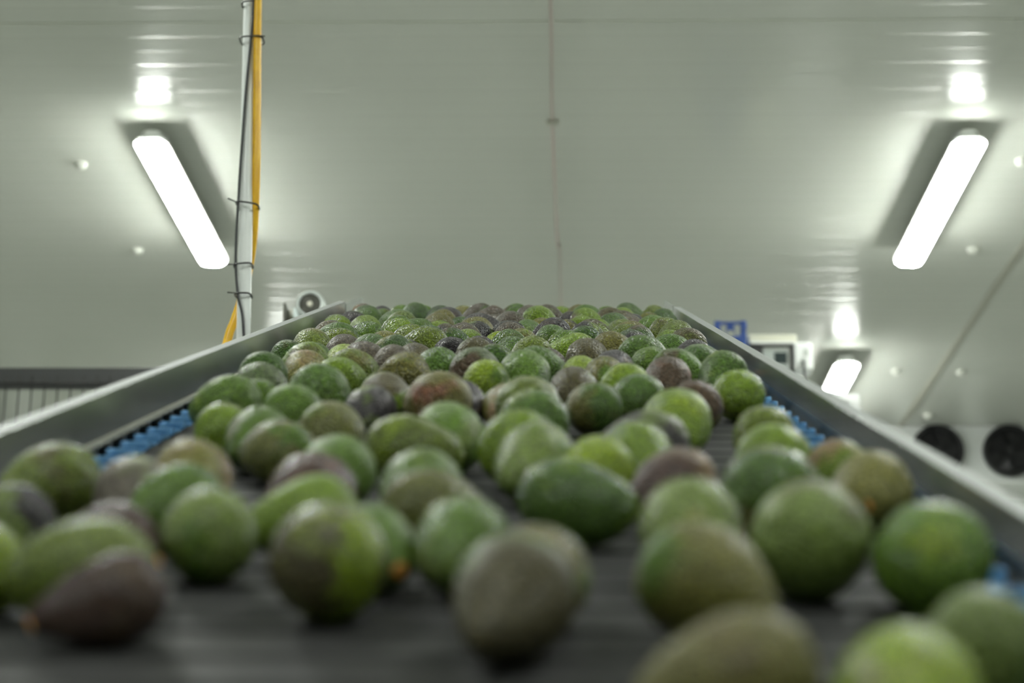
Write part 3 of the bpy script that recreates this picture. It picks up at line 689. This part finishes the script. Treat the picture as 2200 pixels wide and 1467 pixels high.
def tie(z, pts, lb, sl=0, tail=None):
    bm = bmesh.new(); P = catmull([Vector((x, y, z+sl*(x+.73))) for x, y in pts+[pts[0]]], 5)[:-1]
    tube(bm, P, .0022, 8, closed=True)
    if tail: tube(bm, [Vector(t_) for t_ in tail], .0016, 8)
    tag(link('cable_tie', bm, m_tie, smooth=True), lb, 'cable tie', 'cable ties around the white pipe')
def loop(x0, x1, yf, yb): return [(x0, (yf+yb)/2), (x0+.004, yf+.004), ((x0+x1)/2, yf), (x1-.004, yf+.004), (x1, (yf+yb)/2), (x1-.004, yb-.004), ((x0+x1)/2, yb), (x0+.004, yb-.004)]
tie(3.4697, loop(px_(3.47)-.018, px_(3.47)+.018, 4.271, 4.318), 'black cable tie at the very top of the frame', .1)
tie(3.376, loop(-.769, -.714, 4.266, 4.318), 'black cable tie binding yellow hose and pipe near the top', .05, [(-.716, 4.27, 3.377), (-.707, 4.262, 3.373)])
tie(2.9633, loop(-.760, -.708, 4.271, 4.318), 'black cable tie binding yellow hose and pipe beside the left lamp', -.15, [(-.758, 4.274, 2.966), (-.774, 4.26, 2.969)])
tie(2.8179, loop(-.758, -.716, 4.272, 4.318), 'black cable tie level with the lower end of the left lamp', .1, [(-.756, 4.274, 2.815), (-.767, 4.262, 2.811)])
tie(2.7466, loop(px_(2.75)-.0195, px_(2.75)+.018, 4.271, 4.318), 'lowest black cable tie on the pipe, just above the rail', 0, [(-.75, 4.272, 2.7466), (-.764, 4.26, 2.744)])

# ------------------------------------------------------------------ drive motor on its stand, left beyond the rail
st_ = empty('motor_stand', (-.90, 5.98, 0)); tag(st_, 'steel stand carrying the gear motor behind the left rail', 'stand')
bm = bmesh.new(); b6(bm, -.93, -.85, 5.99, 6.07, .012, 3.13); bm.transform(Matrix.Translation((.90, -5.98, 0))); link('post', bm, m_steel2, st_, bevel=.003)
bm = bmesh.new(); b6(bm, -.985, -.80, 5.95, 6.11, 0, .012); bm.transform(Matrix.Translation((.90, -5.98, 0))); link('foot_plate', bm, m_steel2, st_)
bm = bmesh.new(); b6(bm, -.93, -.72, 5.93, 6.10, 3.13, 3.14); b6(bm, -.883, -.876, 5.905, 6.07, 3.14, 3.228); bm.transform(Matrix.Translation((.90, -5.98, 0))); link('bracket', bm, m_galv, st_, bevel=.001)
mo = empty('gear_motor', (-.80, 5.95, 3.14)); tag(mo, 'grey electric motor with round fan cover peeking over the left rail', 'motor')
C0 = Vector((0, 0, .0855)); bm = bmesh.new()
Mm = Matrix.Translation(C0) @ Matrix.Rotation(pi/2, 4, 'X')
lathe(bm, [(.034, .046), (.040, .047), (.0445, .042), (.046, .03), (.046, .0), (.043, -.002), (.043, -.12), (.0, -.12)], Mm, 48)
for k in range(20):
    a = 2*pi*k/20; bx_ = box(bm, (0, 0, 0), (.0025, .11, .006), 0)
    bmesh.ops.transform(bm, matrix=Matrix.Translation(C0+Vector((0, .062, 0))) @ Matrix.Rotation(a, 4, 'Y') @ Matrix.Translation((0, 0, .0455)), verts=bx_)
link('motor_body', bm, m_motor, mo, True, auto=35)
bm = bmesh.new(); lathe(bm, [(.034, .038), (.0, .038)], Mm, 40)
for rr_ in (.012, .019, .026): tube(bm, [Mm @ Vector((rr_*cos(2*pi*k/32), rr_*sin(2*pi*k/32), .044)) for k in range(32)], .0014, 8, closed=True)
for k in range(8):
    a = pi*k/4; tube(bm, [Mm @ Vector((.008*cos(a), .008*sin(a), .044)), Mm @ Vector((.036*cos(a), .036*sin(a), .044))], .0014, 8)
link('fan_grille', bm, m_grille, mo, True, auto=40)
bm = bmesh.new(); lathe(bm, [(.009, .040), (.009, .046), (0, .047)], Mm, 20); link('fan_hub', bm, m_cream, mo, True, auto=40)
bm = bmesh.new(); box(bm, (-.048, .03, .062), (.022, .06, .05)); link('terminal_box', bm, m_conn, mo, bevel=.004)
bm = bmesh.new(); box(bm, (-.066, .05, .05), (.02, .05, .075)); link('mounting_flange', bm, m_cream, mo, bevel=.003)
bm = bmesh.new(); cyl(bm, (.044, .02, .085), (.056, .02, .085), .011, seg=24); link('cable_gland', bm, m_white, mo, True, bevel=.002, auto=40)
bm = bmesh.new(); b6(bm, -.035, .035, -.01, .09, 0, .045); link('motor_foot', bm, m_motor, mo, bevel=.003)

# ------------------------------------------------------------------ mesh guard fence far left
fe = empty('mesh_fence', (-2.7, 7.48, 0)); tag(fe, 'black wire mesh guard panel with a broad top bar behind the left rail', 'fence')
TF = Matrix.Translation((2.7, -7.48, 0))
bm = bmesh.new(); b6(bm, -4.2, -1.25, 7.47, 7.51, 3.368, 3.449); bm.transform(TF); link('top_bar', bm, m_fbar, fe, bevel=.003)
bm = bmesh.new(); x = -4.17
while x < -1.26:
    cyl(bm, (x, 7.462, 1.9), (x, 7.462, 3.413), .0034, seg=8); x += .0508
for z in (3.383, 2.9, 2.4, 1.92): cyl(bm, (-4.2, 7.455, z), (-1.25, 7.455, z), .0036, seg=8)
bm.transform(TF); link('wire_mesh', bm, m_fence, fe, True)
for x in (-4.2, -1.23):
    bm = bmesh.new(); b6(bm, x-.03, x+.03, 7.46, 7.52, 0, 3.449); bm.transform(TF); link('post', bm, m_fbar, fe, bevel=.003)

# ------------------------------------------------------------------ ceiling coolers
def fan_parts(parent, x, z):
    F0 = Matrix.Translation((x, 0, z)) @ Matrix.Rotation(pi/2, 4, 'X')
    bm = bmesh.new(); lathe(bm, [(0, .003), (.150, .003), (.150, .045), (.156, .058), (.166, .060), (.171, .050), (.171, -.002), (.171, -.10)], F0, 56)
    sh = link('fan_shroud', bm, m_black2, parent, True, auto=40)
    bm = bmesh.new()
    for k in range(5):
        a0 = 2*pi*k/5; rows_ = []
        for ir in range(6):
            rr_ = .04+.105*ir/5; rows_.append([bm.verts.new(F0 @ Vector((rr_*cos(a0+da+ir*.06), rr_*sin(a0+da+ir*.06), -.0+.05*(da-.3)+.012+.004*sin(da*3)))) for da in [j*.85/6 for j in range(7)]])
        for A, B in zip(rows_, rows_[1:]):
            for j in range(6): bm.faces.new((A[j], A[j+1], B[j+1], B[j]))
    bl = link('fan_blades', bm, m_black, sh, True); bl.modifiers.new('thick', 'SOLIDIFY').thickness = .004
    bm = bmesh.new(); lathe(bm, [(.045, .003), (.045, -.0), (.036, .002), (0, .004)], F0, 32); link('fan_hub', bm, m_black2, sh, True, auto=40)
    bm = bmesh.new()
    for rr_ in (.04, .055, .07, .085, .1, .115, .13, .145): tube(bm, [F0 @ Vector((rr_*cos(2*pi*k/40), rr_*sin(2*pi*k/40), .05)) for k in range(40)], .0018, 6, closed=True)
    for k in range(6):
        a = pi*k/3; tube(bm, [F0 @ Vector((.02*cos(a), .02*sin(a), .052)), F0 @ Vector((.155*cos(a), .155*sin(a), .052))], .0022, 6)
    lathe(bm, [(.022, .047), (.022, .056), (0, .057)], F0, 20)
    link('fan_guard', bm, m_black2, sh, True, auto=40)
def cooler(x0, n, first, lb):
    r = empty('ceiling_cooler', (x0, 12.74, ZC)); Wd = first*2+.4655*(n-1)
    bm = bmesh.new(); poly = [(.0, 0), (.0, -.37), (.05, -.385), (.5, -.385), (.5, 0)]   # (y, z)
    a = [bm.verts.new((0, y, z)) for y, z in poly]; b = [bm.verts.new((Wd, y, z)) for y, z in poly]; k = len(poly)
    bm.faces.new(a); bm.faces.new(b[::-1])
    for i in range(k): bm.faces.new((a[i], b[i], b[(i+1) % k], a[(i+1) % k]))
    link('casing', bm, m_casing, r, bevel=.006)
    bm = bmesh.new(); poly = [(-.035, -.372), (-.03, -.39), (.05, -.43), (.52, -.40), (.52, -.372)]
    a = [bm.verts.new((-.02, y, z)) for y, z in poly]; b = [bm.verts.new((Wd+.02, y, z)) for y, z in poly]; k = len(poly)
    bm.faces.new(a); bm.faces.new(b[::-1])
    for i in range(k): bm.faces.new((a[i], b[i], b[(i+1) % k], a[(i+1) % k]))
    link('drip_tray', bm, m_white, r, bevel=.006)
    for q in range(n): fan_parts(r, first+.4655*q, -.172)
    return tag(r, lb, 'cooling unit')
cooler(1.70, 4, .245, 'white ceiling cooling unit with black fans behind the right rail')
cooler(-5.05, 3, .23, 'white ceiling cooling unit barely showing at the left edge below the mesh')

# ------------------------------------------------------------------ inspection machine and crate beyond the right rail
ST = empty('steel_platform', (.95, 8.95, 0)); tag(ST, 'tall steel stand carrying the white machine and blue crate behind the right rail', 'stand')
TS = Matrix.Translation((-.95, -8.95, 0))
bm = bmesh.new(); b6(bm, .60, 1.30, 8.60, 9.3, 3.60, 3.64); bm.transform(TS); link('deck', bm, m_steel2, ST)
for x in (.63, 1.27):
    for y in (8.63, 9.27):
        bm = bmesh.new(); b6(bm, x-.025, x+.025, y-.025, y+.025, 0, 3.6); bm.transform(TS); link('leg', bm, m_steel2, ST)
MA = empty('inspection_machine', (.95, 8.9, 3.64)); tag(MA, 'white and black machine with beige top cover and dark display, right of the crate', 'machine')
TM = Matrix.Translation((-.95, -8.9, -3.64))
def mpart(name, m, boxes, bev=.002, par=None):
    bm = bmesh.new()
    for b_ in boxes: b6(bm, *b_)
    bm.transform(TM); return link(name, bm, m, par or MA, bevel=bev)
mpart('top_cover', m_beige, [(.826, 1.041, 8.70, 9.0, 3.902, 3.943)])
mpart('frame_lip', m_casing, [(.826, 1.03, 8.672, 9.0, 3.892, 3.902)])
mpart('hood', m_black, [(.826, 1.022, 8.69, 9.0, 3.655, 3.8918)])
ip = mpart('display_panel', m_grey, [(.885, 1.004, 8.682, 8.69, 3.77, 3.868)])
mpart('display', m_screen, [(.935, .992, 8.679, 8.6825, 3.80, 3.853)], .001, ip)
mpart('panel_rim', m_label, [(.885, 1.004, 8.676, 8.682, 3.868, 3.874), (.9985, 1.004, 8.676, 8.682, 3.77, 3.868)], .0005)
cb = mpart('control_box', m_casing, [(1.0225, 1.105, 8.655, 8.78, 3.765, 3.893)], .009)
mpart('label_plate', m_label, [(1.064, 1.085, 8.652, 8.6555, 3.829, 3.862)], .0005, cb)
bm = bmesh.new(); cyl(bm, (1.062, 8.642, 3.806), (1.062, 8.656, 3.806), .012, seg=24); bm.transform(TM); link('cable_socket', bm, m_label, cb, True, auto=40)
bm = bmesh.new(); tube(bm, catmull([(1.062, 8.640, 3.802), (1.063, 8.632, 3.79), (1.063, 8.634, 3.75), (1.07, 8.65, 3.70), (1.08, 8.67, 3.665)], 6), .0065, 12); bm.transform(TM); link('power_cable', bm, m_black, cb, True)
mpart('base', m_grey, [(.826, 1.10, 8.70, 9.0, 3.6405, 3.655)])
# tapered blue crate standing on its end: corner posts, ribs, rim
CR = empty('blue_crate', (.7405, 8.80, 3.64)); tag(CR, 'blue plastic crate standing beside the machine behind the right rail', 'crate')
bm = bmesh.new()
H_ = .36; w0_, w1_ = .070, .076   # half widths top / bottom
def wx(z): return w1_+(w0_-w1_)*z/H_
def slabx(bm, xa, xb, z0, z1, y0, y1):   # xa,xb as fraction of the half width
    vs_ = []
    for z in (z0, z1):
        for x, y in ((xa, y0), (xb, y0), (xb, y1), (xa, y1)): vs_.append(bm.verts.new((x*wx(z), y, z)))
    for f in ((3, 2, 1, 0), (4, 5, 6, 7), (0, 1, 5, 4), (1, 2, 6, 5), (2, 3, 7, 6), (3, 0, 4, 7)): bm.faces.new([vs_[i] for i in f])
Yf, Yb = -.13, .13
for sg in (-1, 1):
    slabx(bm, min(sg, sg*.62), max(sg, sg*.62), 0, H_, Yf, Yf+.02); slabx(bm, min(sg, sg*.62), max(sg, sg*.62), 0, H_, Yb-.02, Yb)
    slabx(bm, min(sg, sg*.94), max(sg, sg*.94), 0, H_*.93, Yf+.02, Yb-.02)
    slabx(bm, min(sg*.30, sg*.24), max(sg*.30, sg*.24), 0, H_-.035, Yf+.004, Yf+.016)
slabx(bm, -.62, .62, 0, .015, Yf, Yb); slabx(bm, -.62, .62, H_-.018, H_-.004, Yf+.002, Yf+.012); slabx(bm, -.24, .24, H_-.043, H_-.018, Yf+.006, Yf+.014)
slabx(bm, -.62, .62, H_-.16, H_-.145, Yf+.004, Yf+.018); slabx(bm, -.94, .94, 0, H_-.012, Yb-.03, Yb-.02); slabx(bm, -.62, .62, H_-.02, H_-.006, Yb-.012, Yb-.002)
cr = link('crate_body', bm, m_blue, CR, bevel=.0015)
bm = bmesh.new()
for sg in (-1, 1): slabx(bm, min(sg*1.04, sg*.70), max(sg*1.04, sg*.70), H_-.045, H_-.006, Yf-.008, Yf+.004)
link('corner_lug', bm, m_blue, CR, bevel=.002)
